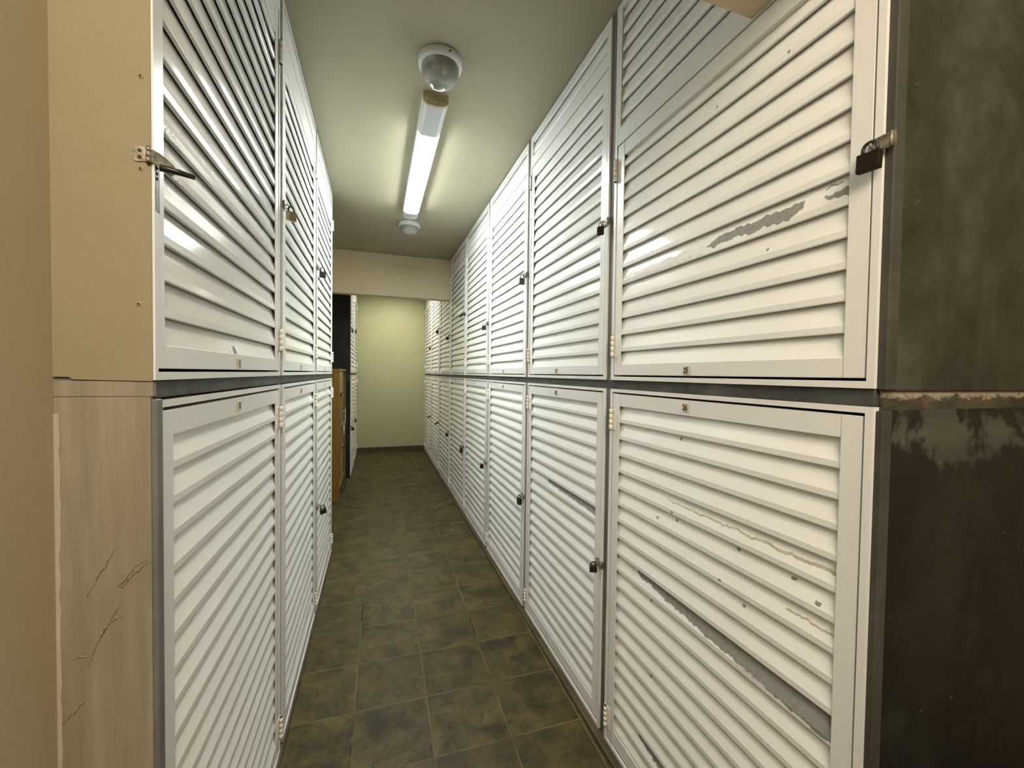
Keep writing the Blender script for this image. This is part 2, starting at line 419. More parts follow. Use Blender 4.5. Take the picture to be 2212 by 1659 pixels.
# ------------------------------------------------------------------ lockers
# local frame: x along the front as seen from the aisle (left to right), y into the locker, z up; hinges on the left
HW = WB / 2
FW = .0145                                   # visible width of the outer frame
X0, X1 = -HW + .0205, HW - .0205             # outer frame
DX0, DX1 = X0 + FW + .0045, X1 - FW - .0045  # door leaf
ST = .042
FY, DY = -.006, -.004                        # fronts of frame and door
PROF = [(.0006, .0066), (0, .0006), (.0006, -.0006), (.0022, -.0013), (.0150, -.0018), (.0165, -.0014), (PITCH + .0085, .0134)]

def louvre(mb, x0, x1, z, ztop=None, zbot=None, dmg=None):
    """one louvre slat whose lip sits at height z"""
    prof = []
    if dmg:
        for a, b in zip(PROF, PROF[1:]):
            n = max(1, int(math.hypot(b[0] - a[0], b[1] - a[1]) / .0013))
            prof += [(a[0] + (b[0] - a[0]) * k / n, a[1] + (b[1] - a[1]) * k / n) for k in range(n)]
        prof.append(PROF[-1])
    else: prof = list(PROF)
    pts = []
    for dz, y in prof:
        zz = z + dz
        if ztop is not None: zz = min(zz, ztop)
        if zbot is not None: zz = max(zz, zbot)
        pts.append((zz, y))
    xs = [x0]
    if dmg:
        for a, b in sorted(dmg.ranges):
            a = max(a, xs[-1]); b = min(b, x1)
            if b - a < .002: continue
            n = int((b - a) / .0014) + 1
            xs += [a + (b - a) * i / n for i in range(n + 1)][(0 if a > xs[-1] + 1e-6 else 1):]
    if xs[-1] < x1 - 1e-6: xs.append(x1)
    nx = len(xs) - 1
    rows = [[mb.bm.verts.new((x, y, zz)) for x in xs] for zz, y in pts]
    for j, (a, b) in enumerate(zip(rows, rows[1:])):
        for i in range(nx):
            try: f = mb.bm.faces.new((a[i], a[i + 1], b[i + 1], b[i]))
            except ValueError: continue
            f.smooth = False
            f.material_index = 0
            if dmg and j > 0:
                f.material_index = dmg((xs[i] + xs[i + 1]) / 2, (pts[j][0] + pts[j + 1][0]) / 2)
    return mb
LMATS = [M['white'], M['bare'], M['white_bubble'], M['dirt']]
def louvre_mesh(name, x0, x1, z0, z1, first, dmg=None, mirror=False):
    """slats filling z0..z1, lips at first + k * PITCH; dmg: {lip number: function}"""
    mb = MB(); k = -1
    while first + k * PITCH < z1 - .002:
        z = first + k * PITCH
        if z + PITCH > z0 + .004:
            louvre(mb, x0, x1, z, z1 + .004, z0 - .004, (dmg or {}).get(k))
        k += 1
    # dark backing sheet that closes the slats
    bmesh.ops.remove_doubles(mb.bm, verts=mb.bm.verts[:], dist=1e-5)
    return mb.mesh(name, LMATS, recalc=False, mirror=mirror)

def door_mesh(z0, z1, rb, rt):
    mb = MB()
    for a, o in (((DX0, DX0 + ST), DX0), ((DX1 - ST, DX1), DX1 - .003)):          # hollow stiles, open towards the slats
        mb.box(a[0], a[1], DY, DY + .0034, z0, z1, .0012)
        mb.box(o, o + .003, DY + .002, .027, z0 + .0005, z1 - .0005)
    for z in ((z0, z0 + rb), (z1 - rt, z1)): mb.box(DX0 + ST + .0004, DX1 - ST - .0004, DY + .0006, .027, z[0], z[1], .0012)
    return mb

TX, DG = {}, {}
def digits(txt, size):
    if txt in TX: return TX[txt]
    cu = bpy.data.curves.new('digits', 'FONT'); cu.body = txt; cu.size = size; cu.align_x = 'CENTER'; cu.align_y = 'CENTER'
    cu.offset = size * .034; cu.extrude = .0002; cu.resolution_u = 4
    o = bpy.data.objects.new('digits', cu); COL.objects.link(o)
    bpy.context.view_layer.update()
    me = bpy.data.meshes.new_from_object(o.evaluated_get(bpy.context.evaluated_depsgraph_get()))
    V = [v.co.copy() for v in me.vertices]; F = [list(p.vertices) for p in me.polygons]
    cx = (min(v.x for v in V) + max(v.x for v in V)) / 2; cy = (min(v.y for v in V) + max(v.y for v in V)) / 2
    V = [Vector((v.x - cx, v.y - cy, v.z)) for v in V]
    bpy.data.objects.remove(o); bpy.data.curves.remove(cu); bpy.data.meshes.remove(me)
    TX[txt] = (V, F); return TX[txt]
def plate_mesh(txt, z, x):
    mb = MB().box(x - .0118, x + .0118, DY - .0024, DY + .0005, z - .0122, z + .0122, .0006)
    mb.mi = 1; mb.box(x + .0112, x + .0128, DY - .0020, DY + .0004, z - .0118, z + .0118)
    V, F = digits(txt, .0200)
    vs = [mb.bm.verts.new((x - .0012 + v.x * .90, DY - .0026 - v.z, z + v.y * 1.12)) for v in V]
    mb.mi = 2
    for f in F:
        try: mb._set([mb.bm.faces.new([vs[i] for i in f])])
        except ValueError: pass
    return mb.mesh('number_plate', [M['plate'], M['lamp_tan'], M['ink']])

def hinge_mesh(z, mirror):
    mb = MB()
    xh = DX0 - .0035
    mb.box(xh, xh + .024, DY - .0012, DY + .0008, z - .041, z + .041, .0004)
    mb.box(X0 + .001, xh, FY - .0010, FY + .0008, z - .041, z + .041, .0004)
    for k in range(4):
        a = z - .041 + k * .0205
        mb.tube([(xh, -.0115, a + .0004), (xh, -.0115, a + .0201)], .0060, 12)
    mb.mi = 1; mb.tube([(xh, -.0115, z - .0425), (xh, -.0115, z + .0425)], .0052, 8)
    return mb.mesh('hinge', [M['hinge'], M['gap']], mirror=mirror)

def hasp_meshes(z, kind, mirror):
    """kind closed: strap folded over a staple; lever: strap and bolt left open"""
    xs = DX1 - .0070
    a = MB().box(xs - .011, xs + .005, DY - .0016, DY + .0006, z - .016, z + .016, .0005)
    a.tube([(xs, DY - .001, z + .007), (xs, DY - .016, z + .007), (xs, DY - .021, z), (xs, DY - .016, z - .007), (xs, DY - .001, z - .007)], .0022, 8)
    a.mi = 1
    for dz in (-.012, .012): a.tube([(xs - .007, DY - .0012, z + dz), (xs - .007, DY - .0030, z + dz)], .0028, 8)
    b = MB()
    if kind == 'closed':
        b.box(xs - .012, X1 + .004, DY - .0080, DY - .0062, z - .013, z - .0085, .0004)
        b.box(xs - .012, X1 + .004, DY - .0080, DY - .0062, z + .0085, z + .013, .0004)
        b.box(xs - .012, xs - .004, DY - .0080, DY - .0062, z - .0085, z + .0085, .0004)
        b.box(xs + .005, X1 + .004, DY - .0080, DY - .0062, z - .0085, z + .0085, .0004)
        b.tube([(X1 + .005, DY - .0075, z - .013), (X1 + .005, DY - .0075, z + .013)], .0035, 10)
        b.box(X1 + .003, X1 + .013, FY - .0016, FY + .0006, z - .014, z + .014, .0004)
    else:
        b.tube([(X1 + .005, DY - .0075, z - .013), (X1 + .005, DY - .0075, z + .013)], .0035, 10)
        b.box(X1 + .003, X1 + .013, FY - .0016, FY + .0006, z - .014, z + .014, .0004)
        c = Matrix.Rotation(math.radians(-52), 4, 'Z')
        v0 = len(b.bm.verts)
        b.box(-.060, 0, -.0009, .0009, -.011, .011, .0004)
        b.bm.verts.ensure_lookup_table()
        for v in b.bm.verts[v0:]:
            dz = .45 * v.co.x
            v.co = Matrix.Rotation(math.radians(48), 4, 'Z') @ v.co + Vector((X1 + .004, DY - .009, z + dz))
    return a.mesh('staple_plate', [M['rust_steel'], M['screw']], mirror=mirror), b.mesh('hasp', M['rust_steel'] if kind == 'closed' else M['dark_steel'], mirror=mirror)

UP0 = LED1                                    # upper tier starts on the ledge
UD0 = UP0 + .019                              # bottom of upper doors
FIRST_U = UD0 + .040 + .047
LD1 = LED0 - .018
FIRST_L = LD1 - .046 - 20 * PITCH
LD0 = .040
cache = {}
def cached(key, fn):
    if key not in cache: cache[key] = fn()
    return cache[key]

def remapped(me, mp, mir):
    """end bays: the lock side reaches further out; mp lists (distance from bay edge, new distance)"""
    for v in me.vertices:
        t = HW - (-v.co.x if mir else v.co.x)
        if t >= mp[-1][0]: continue
        if t <= mp[0][0]: n = t - mp[0][0] + mp[0][1]
        else:
            for (a, x), (b, y) in zip(mp, mp[1:]):
                if a <= t <= b: n = x + (y - x) * (t - a) / (b - a); break
        v.co.x = -(HW - n) if mir else HW - n
    return me
def locker(kind, side, yc, number, label, group, hasp_z=None, hasp_kind='closed', dmg=None, mp=None, nm='storage_locker'):
    """kind: tall / short (with louvred transom) / left (plain head bands) for the upper tier, low for the lower tier"""
    mir = side < 0
    root = thing(nm, label, 'locker', (XR if side > 0 else XL, yc, UP0 if kind != 'low' else .017), -PI / 2 if side > 0 else PI / 2, group)
    zo = UP0 if kind != 'low' else .017
    top = {'tall': 2.842, 'short': 2.842, 'left': 2.842, 'low': LED0}[kind]
    dt = {'tall': 2.660, 'short': 2.312, 'left': 2.733, 'low': LD1}[kind]
    db, rb, rt = (UD0, .040, {'tall': .050, 'short': .050, 'left': .112}[kind]) if kind != 'low' else (LD0, .055, .046)
    first = FIRST_U if kind != 'low' else FIRST_L
    def put(name, key, fn, parent):
        me = remapped(fn(), mp, mir) if mp else cached((key, kind, mir), fn)
        o = link(name, me, parent)
        return o
    def frame():
        mb = MB(); mb.ring(X0, X1, zo, top, FW, FY, .030, wb=.0135, wt=.012 if kind == 'low' else .020)
        if kind == 'tall': mb.box(X0 + FW, X1 - FW, FY + .0005, .026, dt + .004, dt + .062, .001)
        if kind == 'short': mb.box(X0 + FW, X1 - FW, FY + .0005, .026, dt + .004, dt + .066, .001)
        if kind == 'left':
            mb.box(X0 + FW, X1 - FW, FY + .0005, .026, dt + .004, 2.811, .001)
        for v in mb.bm.verts: v.co.z -= zo
        return mb.mesh('outer_frame', M['white_frame'], mirror=mir)
    put('outer_frame', 'frame', frame, root)
    def dm():
        mb = door_mesh(db, dt, rb, rt)
        for v in mb.bm.verts: v.co.z -= zo
        return mb.mesh('door', M['white_frame'], mirror=mir)
    door = put('door', 'door', dm, root)
    def lv():
        me = louvre_mesh('louvre_panel', DX0 + ST - .012, DX1 - ST + .012, db + rb, dt - rt, first, dmg, mir)
        me.transform(Matrix.Translation((0, 0, -zo))); return me
    if dmg: link('louvre_panel', remapped(lv(), mp, mir) if mp else lv(), door)
    else: put('louvre_panel', 'louvre', lv, door)
    if kind in ('tall', 'short'):
        z0 = dt + (.062 if kind == 'tall' else .066)
        def tr():
            mb = MB(); mb.ring(X0 + FW, X1 - FW, z0, top - .020, .018, FY + .0005, .026, wb=.001, wt=.008)
            for v in mb.bm.verts: v.co.z -= zo
            return mb.mesh('transom', M['white_frame'], mirror=mir)
        t = put('transom', 'transom', tr, root)
        def tl():
            me = louvre_mesh('transom_louvre', X0 + FW + .016, X1 - FW - .016, z0, top - .026, z0 + (.018 if kind == 'tall' else .030), None, mir)
            me.transform(Matrix.Translation((0, 0, -zo))); return me
        put('louvre_panel', 'tlouvre', tl, t)
    hz = {'tall': (1.560, 2.576), 'short': (1.560, 2.222), 'left': (1.562, 2.590), 'low': (1.282, .117)}[kind]
    for z in hz:
        put('hinge', ('hinge', z), lambda: hinge_mesh(z - zo, mir), root)
    if number:
        nz = (UD0 + .0165) if kind != 'low' else (LD1 - .0215)
        link('number_plate', plate_mesh(number, nz - zo, -.031), door)
    if hasp_z is not None:
        a, b = hasp_meshes(hasp_z - zo, hasp_kind, mir)
        if mp:
            for q in (a, b): remapped(q, mp, mir); q.transform(Matrix.Translation((.0155 if not mir else 0, 0, 0)))
        h = link('hasp', b, root); link('staple_plate', a, h)
    return root

# ---- damage on the film of the slats (wear with its own outline)
def N(x, z, s, o=0): return noise.noise(Vector((x * s, z * s * 1.5, o)))
def ylocal(yc): return lambda y: yc - y        # right row: local x grows towards the viewer's right (smaller y)
def spots(lst, yc):
    out = []
    for y, z in lst: out.append((yc - y, z))
    return out
def with_ranges(f, yc, ys, sp=(), base=None):
    """mark where along the slat the film is worn; None when nowhere"""
    r = [(yc - b, yc - a) for a, b in ys]
    r += [(x - .009, x + .009) for x, z in sp if base is None or -.008 < z - base < PITCH + .008]
    if not r: return None
    r.sort(); m = [list(r[0])]
    for a, b in r[1:]:
        if a <= m[-1][1]: m[-1][1] = max(b, m[-1][1])
        else: m.append([a, b])
    f.ranges = m; return f
def spotmat(x, z, sp, r=.0042):
    for (a, b) in sp:
        d = math.hypot((x - a) * .8, z - b) + .0022 * N(x, z, 260, a)
        if d < r: return 1
    return 0
YC = [YR0 + WB * (k + .5) for k in range(8)]
def dmg_r1_upper(k):
    yc = YC[0]; sp = spots([(1.152, 1.865), (.73, 1.749), (.689, 2.173), (.891, 2.175), (1.10, 1.66)], yc)
    base = FIRST_U + k * PITCH
    def f(x, z):
        s = (z - base) / PITCH; y = yc - x; m = spotmat(x, z, sp, .0032)
        if k == 4:
            e = .16 * N(x, 0, 26) + .09 * N(x, 0, 80, 3) + .03 * N(x, 0, 260, 5)
            if .648 < y < .916 and s > .02:
                t = (y - .648) / .268
                lo = .20 + .10 * t + e; hi = .72 - .06 * t + .8 * e + .05 * N(x, 0, 60, 9)
                if t < .10: lo += (.10 - t) * 2.2
                if t > .90: hi -= (t - .90) * 3.2
                if lo < s < hi: return 1
            if .552 < y < .612:
                t = (y - .552) / .06
                if .16 + .30 * t + e < s < .60 - .05 * t + e: return 1
                if .585 < y and .80 < s + e < .86: return 1
            if y > .93 and s > .02:
                hi = .56 + e
                if s < hi: return 2
        return m
    return with_ranges(f, yc, [(.545, 1.36)] if k == 4 else [], sp, base)
def dmg_r1_lower(k):
    yc = YC[0]
    sp = spots([(.841, .911), (.77, .88), (.647, 1.009), (1.007, 1.261), (.793, 1.013), (1.017, 1.009), (1.03, 1.03), (.60, .985), (1.10, .99), (1.13, .70), (1.12, .45)], yc)
    base = FIRST_L + k * PITCH
    lip = base
    def f(x, z):
        s = (z - base) / PITCH; y = yc - x; m = spotmat(x, z, sp)
        e = .10 * N(x, 0, 24, k) + .07 * N(x, 0, 90, k + 3) + .05 * N(x, 0, 330, k + 5)
        if abs(lip - (LD1 - .046 - 10 * PITCH)) < .001:
            t = (1.205 - y) / .64
            if t > 0 and s > .02:
                lo = .74 - .62 * min(1, t) ** .7 + e
                if s > lo: return 1
            elif t > -.16 and s > .45 and N(x, z, 150) > .12: return 1 if N(x, z, 320) > .1 else 2
        if abs(lip - (LD1 - .046 - 19 * PITCH)) < .001:
            t = (1.18 - y) / .5
            if t > 0 and s > .70 - .50 * min(1, t * 1.6) + e: return 1
            if -.2 < t <= 0 and s > .6 + e and N(x, z, 170) > .05: return 2
        # grimy torn edge under the lip above
        if abs(lip - (LD1 - .046 - 5 * PITCH)) < .001:
            t = (1.06 - y) / .5
            if t > 0 and .58 - .05 * t + .9 * e < s < .63 + .8 * e + .03 * t: return 3
        if abs(lip - (LD1 - .046 - 7 * PITCH)) < .001:
            t = (.66 - y) / .1
            if t > 0 and .55 + e < s < .63 + e: return 3
        return m
    q = 20 - k
    return with_ranges(f, yc, [(.5, 1.33)] if q in (5, 7, 10, 19) else [], sp, base)
def dmg_strip(yc, y0, y1, yb, lipz, lo0, lo1, first):
    def mk(k):
        def f(x, z):
            s = (z - (first + k * PITCH)) / PITCH; y = yc - x
            e = .10 * N(x, 0, 24, k) + .06 * N(x, 0, 90, k + 3) + .05 * N(x, 0, 330, k + 5)
            if y0 < y < y1:
                t = (y1 - y) / (y1 - y0)
                return 1 if s > lo0 + (lo1 - lo0) * t + e else 0
            if y1 <= y < yb and s > .25 + e: return (1 if N(x, z, 160) > .45 else 2) if N(x, z, 60, 2) > -.25 else 0
            return 0
        return with_ranges(f, yc, [(y0 - .01, yb + .01)])
    k = round((lipz - first) / PITCH)
    return {k: mk(k)}
def dmg_l1(k):
    base = FIRST_U + k * PITCH
    yc = YL0 + .917 * .5
    def f(x, z):                                # mirrored when built: x = yc - y
        y = yc - x; s = (z - base) / PITCH
        if k == -1:
            d = math.hypot((y - 1.213) * .9, (z - 1.497))
            if d < .014 + .003 * N(x, z, 130): return 1 if y > 1.20 + .3 * (z - 1.497) else 2
            if y < .905 and N(x, z, 60) > .02: return 2
            if abs(y - 1.178) < .008 and abs(z - 1.492) < .006: return 2
        if k in (4, 5) and y < .94 - .12 * s and N(x, z, 40, 4) > -.25: return 2
        return 0
    f.ranges = [(yc - 1.26, yc - .80)]
    return f

MP_R1 = [(.0025, .004), (.0205, .011), (.035, .024), (.0395, .0285), (.0815, .066), (.16, .16)]
MP_L1U = [(.0205, .0015), (.035, .011), (.0395, .0135), (.0815, .0385), (.16, .16)]
MP_L1L = [(.0205, .0225), (.035, .0240), (.0395, .0255), (.0815, .0655), (.16, .16)]
ORD = ['nearest', 'second nearest', 'third nearest', 'fourth nearest', 'fifth nearest', 'sixth nearest', 'seventh nearest', 'farthest']
GRU, GRL = 'upper lockers along the right side', 'lower lockers along the right side'
GLU, GLL = 'upper lockers along the left side', 'lower lockers along the left side'
numU = ['25', '27', '29', '31', '33', '35', '37', '39']; numL = ['26', '28', '30', '32', '34', '36', '38', '40']
hzU = [1.872, 2.055, 2.055, 1.865, 2.060, 1.920, 2.100, 1.890]
hzL = [.690, .690, .700, .715, .690, .715, .722, .722]
labU = ['nearest upper locker on the right with a big peeled paint patch',
        'upper locker with louvres, second from the camera on the right',
        'brightly lit upper louvred locker, third from the camera on the right',
        'upper louvred locker, fourth from the camera on the right, black padlock',
        'upper locker just in front of the far beam on the right',
        'upper locker just behind the far beam on the right, oval padlock',
        'second upper locker from the back wall on the right',
        'upper locker touching the cream back wall on the right']
labL = ['nearest lower locker on the right with long strip of bare metal',
        'lower locker, second from the camera on the right, short steel padlock',
        'lower locker, third from the camera on the right, torn white slat',
        'lower locker, fourth from the camera on the right, tilted padlock',
        'lower locker on the right hung with the dark red padlock',
        'lower locker on the right, third from the back wall',
        'lower locker with open hasp, second from the back wall on the right',
        'lower locker with open hasp, touching the back wall on the right']
for k in range(8):
    d = {q: dmg_r1_upper(q) for q in range(-1, 16)} if k == 0 else None
    locker('short' if k == 0 else 'tall', 1, YC[k], numU[k], labU[k], GRU, hzU[k], 'lever' if k == 4 else 'closed', d, MP_R1 if k == 0 else None)
    d = None
    if k == 0: d = {q: dmg_r1_lower(q) for q in range(0, 22)}
    if k == 1: d = dmg_strip(YC[1], 1.45, 2.0, 2.23, LD1 - .046 - 8 * PITCH, .62, .45, FIRST_L)
    if k == 2: d = dmg_strip(YC[2], 2.2, 2.5, 3.1, LD1 - .046 - 16 * PITCH, .8, .8, FIRST_L)
    locker('low', 1, YC[k], numL[k], labL[k], GRL, hzL[k], 'lever' if k in (6, 7) else 'closed', d, MP_R1 if k == 0 else None)
YCL = [YL0 + .917 * (k + .5) for k in range(3)] + [YF0 + .906 * .5, YF0 + .906 * 1.5]
numLU = ['11', '9', '7', '3', '1']; numLL = ['12', '10', '8', '4', '2']
labLU = ['nearest upper locker on the left with the open rusty hasp',
         'upper locker on the left, second from the camera',
         'upper locker on the left beside the dark alcove',
         'upper locker on the left beyond the wooden cabinet',
         'upper locker on the left touching the back wall']
labLL = ['nearest lower locker on the left beside the brushed plaster end',
         'lower locker on the left, second from the camera',
         'lower locker on the left beside the wooden cabinet',
         'lower locker on the left just beyond the wooden cabinet',
         'lower locker on the left touching the back wall']
hzLU = [None, 2.075, 2.065, 2.045, 2.120]; hzLL = [None, None, .64, .70, .71]
for k in range(5):
    locker('left' if k < 3 else 'tall', -1, YCL[k], numLU[k], labLU[k], GLU, hzLU[k], 'closed', {q: dmg_l1(q) for q in (-1, 4, 5)} if k == 0 else None, MP_L1U if k == 0 else None)
    locker('low', -1, YCL[k], numLL[k], labLL[k], GLL, hzLL[k], 'closed', None, MP_L1L if k == 0 else None)

# ------------------------------------------------------------------ padlocks
def padlock_meshes(w, h, d, shh, body, shackle, style):
    a = MB()
    if style == 'round': 
        a.lathe([(0, -d / 2), (w * .42, -d / 2), (w * .5, -d / 2 + .002), (w * .5, d / 2 - .002), (w * .42, d / 2), (0, d / 2)], 24)
        for v in a.bm.verts: v.co = Vector((v.co.x, v.co.z, v.co.y - shh - w * .45))
    elif style == 'taper':
        a.prism([(-w * .36, -shh - h), (w * .36, -shh - h), (w * .5, -shh - h * .78), (w * .5, -shh), (-w * .5, -shh), (-w * .5, -shh - h * .78)], -d / 2, d / 2)
    else: a.box(-w / 2, w / 2, -d / 2, d / 2, -shh - h, -shh, .0018, 2)
    if style == 'taper':
        a.mi = 1; a.tube([(0, -d / 2 - .0006, -shh - h * .62), (0, -d / 2 + .001, -shh - h * .62)], .0032, 10)
    r = w * .30; pts = [(-r, 0, -shh - .003)] + [(-r, 0, -r)]
    pts += [(-r * math.cos(t * PI / 8), 0, -r + r * math.sin(t * PI / 8)) for t in range(1, 8)] + [(r, 0, -r), (r, 0, -shh - .003)]
    b = MB().tube(pts, w * .085, 10)
    return a.mesh('body', [body, M['chrome']]), b.mesh('shackle', shackle)
def padlock(side, y, z, label, w, h, d, shh, body, shackle, style='box', tilt=0, twist=0, out=.019):
    x = (XR - out) if side > 0 else (XL + out)
    r = thing('padlock', label, 'padlock', (x, y, z), 0, 'padlocks on the locker doors')
    base = Matrix.Rotation(-PI / 2 if side > 0 else PI / 2, 4, 'Z')
    m = base @ Matrix.Rotation(tilt, 4, 'Y') @ Matrix.Rotation(twist, 4, 'Z')
    r.rotation_euler = m.to_euler()
    bo, sh = padlock_meshes(w, h, d, shh, M[body], M[shackle], style)
    link('body', bo, r); link('shackle', sh, r)
    return r
def hx(side, k):    # world y of the staple
    xs = DX1 - .0070
    if side > 0 and k == 0: xs += .0270
    return (YC[k] - xs) if side > 0 else (YCL[k] - xs)
padlock(1, hx(1, 0), hzU[0] + .004, 'large dark brown padlock on the nearest upper right door', .036, .033, .013, .018, 'dark_brass', 'dark_steel', 'box', .04, .10, .024)
padlock(1, hx(1, 1), hzU[1] + .004, 'dark padlock on the second upper right door', .026, .034, .013, .018, 'dark_brass', 'rust_steel', 'box', .0, .45, .024)
padlock(1, hx(1, 2), hzU[2] + .002, 'narrow black padlock edge-on, third upper right door', .032, .040, .013, .022, 'black_metal', 'dark_steel', 'box', .0, 1.35, .028)
padlock(1, hx(1, 3), hzU[3] + .004, 'black padlock with bright chrome shackle, fourth upper right door', .036, .038, .014, .024, 'black_metal', 'chrome', 'box', 0, .5, .030)
padlock(1, hx(1, 5), hzU[5] + .002, 'rounded brown padlock just behind the far beam, upper tier', .042, .036, .016, .022, 'dark_brass', 'steel', 'round', .35, .8, .030)
padlock(1, hx(1, 6), hzU[6] + .002, 'slim black padlock on upper door second from the back wall', .034, .052, .014, .028, 'black_metal', 'dark_steel', 'box', .15, 1.1, .030)
padlock(1, hx(1, 7), hzU[7] + .002, 'small black padlock on the upper right door at the back wall', .030, .034, .013, .020, 'black_metal', 'dark_steel', 'box', .2, 1.2, .028)
padlock(1, hx(1, 1), hzL[1] + .002, 'short steel-sided padlock on the second lower right door', .030, .026, .018, .014, 'dark_steel', 'dark_steel', 'box', 0, 1.15, .028)
padlock(1, hx(1, 2), hzL[2] + .004, 'black tapered padlock with bright keyhole, third lower right door', .036, .040, .015, .022, 'black_metal', 'dark_steel', 'taper', 0, .2, .026)
padlock(1, hx(1, 3), hzL[3] + .002, 'slim dark padlock hanging askew, fourth lower right door', .030, .042, .013, .024, 'dark_steel', 'steel', 'box', .45, 1.2, .030)
padlock(1, hx(1, 4), hzL[4] + .008, 'dark red padlock on a lower right door below the beam', .040, .048, .015, .030, 'red_metal', 'dark_steel', 'box', 0, .4, .028)
padlock(1, hx(1, 5), hzL[5] + .002, 'black padlock on lower right door third from back wall', .034, .040, .014, .024, 'black_metal', 'dark_steel', 'box', 0, .9, .028)
padlock(-1, hx(-1, 1), hzLU[1] + .002, 'brass-faced padlock hanging on the second upper left door', .034, .034, .016, .020, 'brass', 'dark_steel', 'box', 0, -.95, .030)
padlock(-1, hx(-1, 2), hzLU[2] + .002, 'small dark padlock on the upper left door by the alcove', .034, .036, .015, .024, 'dark_steel', 'dark_steel', 'box', 0, -1.1, .034)
padlock(-1, hx(-1, 2), hzLL[2] + .002, 'slanting black padlock with bright edge, lower left door', .036, .036, .018, .034, 'dark_steel', 'dark_steel', 'box', -.55, -1.15, .036)
padlock(-1, hx(-1, 3), hzLU[3] + .002, 'tiny black padlock, upper left, just past the alcove', .036, .036, .015, .022, 'black_metal', 'dark_steel', 'box', 0, -.5, .026)
padlock(-1, hx(-1, 4), hzLU[4] + .002, 'tiny black padlock, upper left, at the back wall', .034, .040, .015, .022, 'black_metal', 'dark_steel', 'box', 0, -.5, .026)
padlock(-1, hx(-1, 3), hzLL[3] + .002, 'tiny black padlock, lower left, next to the wooden cabinet', .040, .040, .015, .024, 'black_metal', 'dark_steel', 'box', 0, -.9, .030)
padlock(-1, hx(-1, 4), hzLL[4] + .002, 'tiny black padlock, lower left, at the back wall', .036, .046, .015, .022, 'black_metal', 'dark_steel', 'box', 0, -.4, .026)

# ------------------------------------------------------------------ open hasp on the nearest left locker
l11 = [o for o in bpy.data.objects if o.get('label') == labLU[0]][0]
HM = l11.matrix_basis.inverted() if False else (Matrix.Translation(l11.location) @ Matrix.Rotation(PI / 2, 4, 'Z')).inverted() @ Matrix.Translation((XL, YL0, 1.787))
def hpart(name, mb, mats, parent):
    me = mb.mesh(name, mats); me.transform(HM)
    return link(name, me, parent)
mb = MB().prism([(0, -.011), (.014, -.011), (.034, -.017), (.040, -.012), (.040, .001), (.034, .005), (.014, .010), (0, .010)], -.0008, .0008)
for v in mb.bm.verts: v.co = Matrix.Rotation(math.radians(66), 4, 'Z') @ v.co + Vector((.004, -.002, 0))
h = hpart('hasp', mb, M['rust_steel'], l11)
mb = MB()
mb.prism([(-.0205, -.006), (-.0175, -.0115), (-.013, -.012), (-.0015, -.0105), (-.0015, .0105), (-.013, .0125), (-.018, .0115), (-.0205, .007)], -.0018, .0001)
mb.mi = 1
for z in (-.0048, .0050): mb.tube([(-.0105, -.0030, z), (-.0105, -.0010, z)], .0026, 10)
hpart('fixed_plate', mb, [M['rust_steel'], M['screw']], h)
mb = MB()
for a, b in ((-.0125, -.0045), (-.0038, .0045), (.0052, .0115)): mb.tube([(.0015, -.0040, a), (.0015, -.0040, b)], .0034, 10)
mb.mi = 1; mb.tube([(.0015, -.0040, -.014), (.0015, -.0040, .0125)], .0026, 8)
hpart('knuckle', mb, [M['rust_steel'], M['screw']], h)
mb = MB().tube([(.010, .012, -.012), (.030, .028, -.0095), (.050, .034, -.012)], [.0056, .0050, .0038], 8)
hpart('staple_bar', mb, M['black_metal'], h)
mb = MB().box(.0046, .0064, .0062, .0195, -.083, -.010, .0004)
mb.mi = 1
for z in (-.022, -.030): mb.tube([(.0060, .0130, z), (.0076, .0130, z)], .0026, 8)
hpart('tail_plate', mb, [M['dark_steel'], M['screw']], h)

# screws in the cream end panel
for (x, z, lab) in ((-.353, 1.908, 'rusty screw in the cream end panel above the open hasp'),
                    (-.354, 1.765, 'rusty screw in the cream end panel just under the hasp'),
                    (-.358, 1.553, 'pale plugged screw low on the cream end panel')):
    t = thing('wall_screw', lab, 'screw', (x, YL0, z), 0, 'screws in the cream end panel')
    mb = MB().lathe([(.0036, 0), (.0036, .0008), (.0022, .0012), (0, .0012)], 14)
    for v in mb.bm.verts: v.co = Vector((v.co.x, -v.co.z, v.co.y))
    mb.build('washer', M['grommet'], t)
    mb = MB().lathe([(.0016, .0010), (.0015, .0020), (0, .0022)], 12)
    for v in mb.bm.verts: v.co = Vector((v.co.x, -v.co.z, v.co.y))
    mb.build('screw_head', M['screw'], t)

# ------------------------------------------------------------------ wooden cabinet in the alcove
CX, CY0, CY1, CH = -.397, 4.915, 5.952, 1.480
cab = thing('storage_cabinet', 'amber wooden two-door cabinet standing in the dark alcove on the left', 'cabinet', (CX, (CY0 + CY1) / 2, 0))
hw = (CY1 - CY0) / 2
for s in (-1, 1):
    MB().box(-.46, 0, s * hw - (.022 if s > 0 else 0), s * hw + (.022 if s < 0 else 0), 0, CH - .026, .0015).build('side_panel', M['wood'], cab)
MB().box(-.46, .004, -hw, hw, CH - .026, CH, .002).build('top_panel', M['wood'], cab)
MB().box(-.46, -.452, -hw + .022, hw - .022, .09, CH - .026).build('back_panel', M['wood'], cab)
MB().box(-.45, -.002, -hw + .022, hw - .022, .092, .118, .0015).build('bottom_panel', M['wood'], cab)
MB().box(-.40, -.05, -hw + .022, hw - .022, .0, .090).build('plinth', M['curb'], cab)
MB().box(-.030, -.001, -.016, .016, .118, CH - .026, .001).build('centre_stile', M['wood_pale_lit'], cab)
MB().box(-.028, .002, -hw + .024, -.018, 1.20, CH - .034, .0015).build('drawer_front', M['wood_pale_lit'], cab)
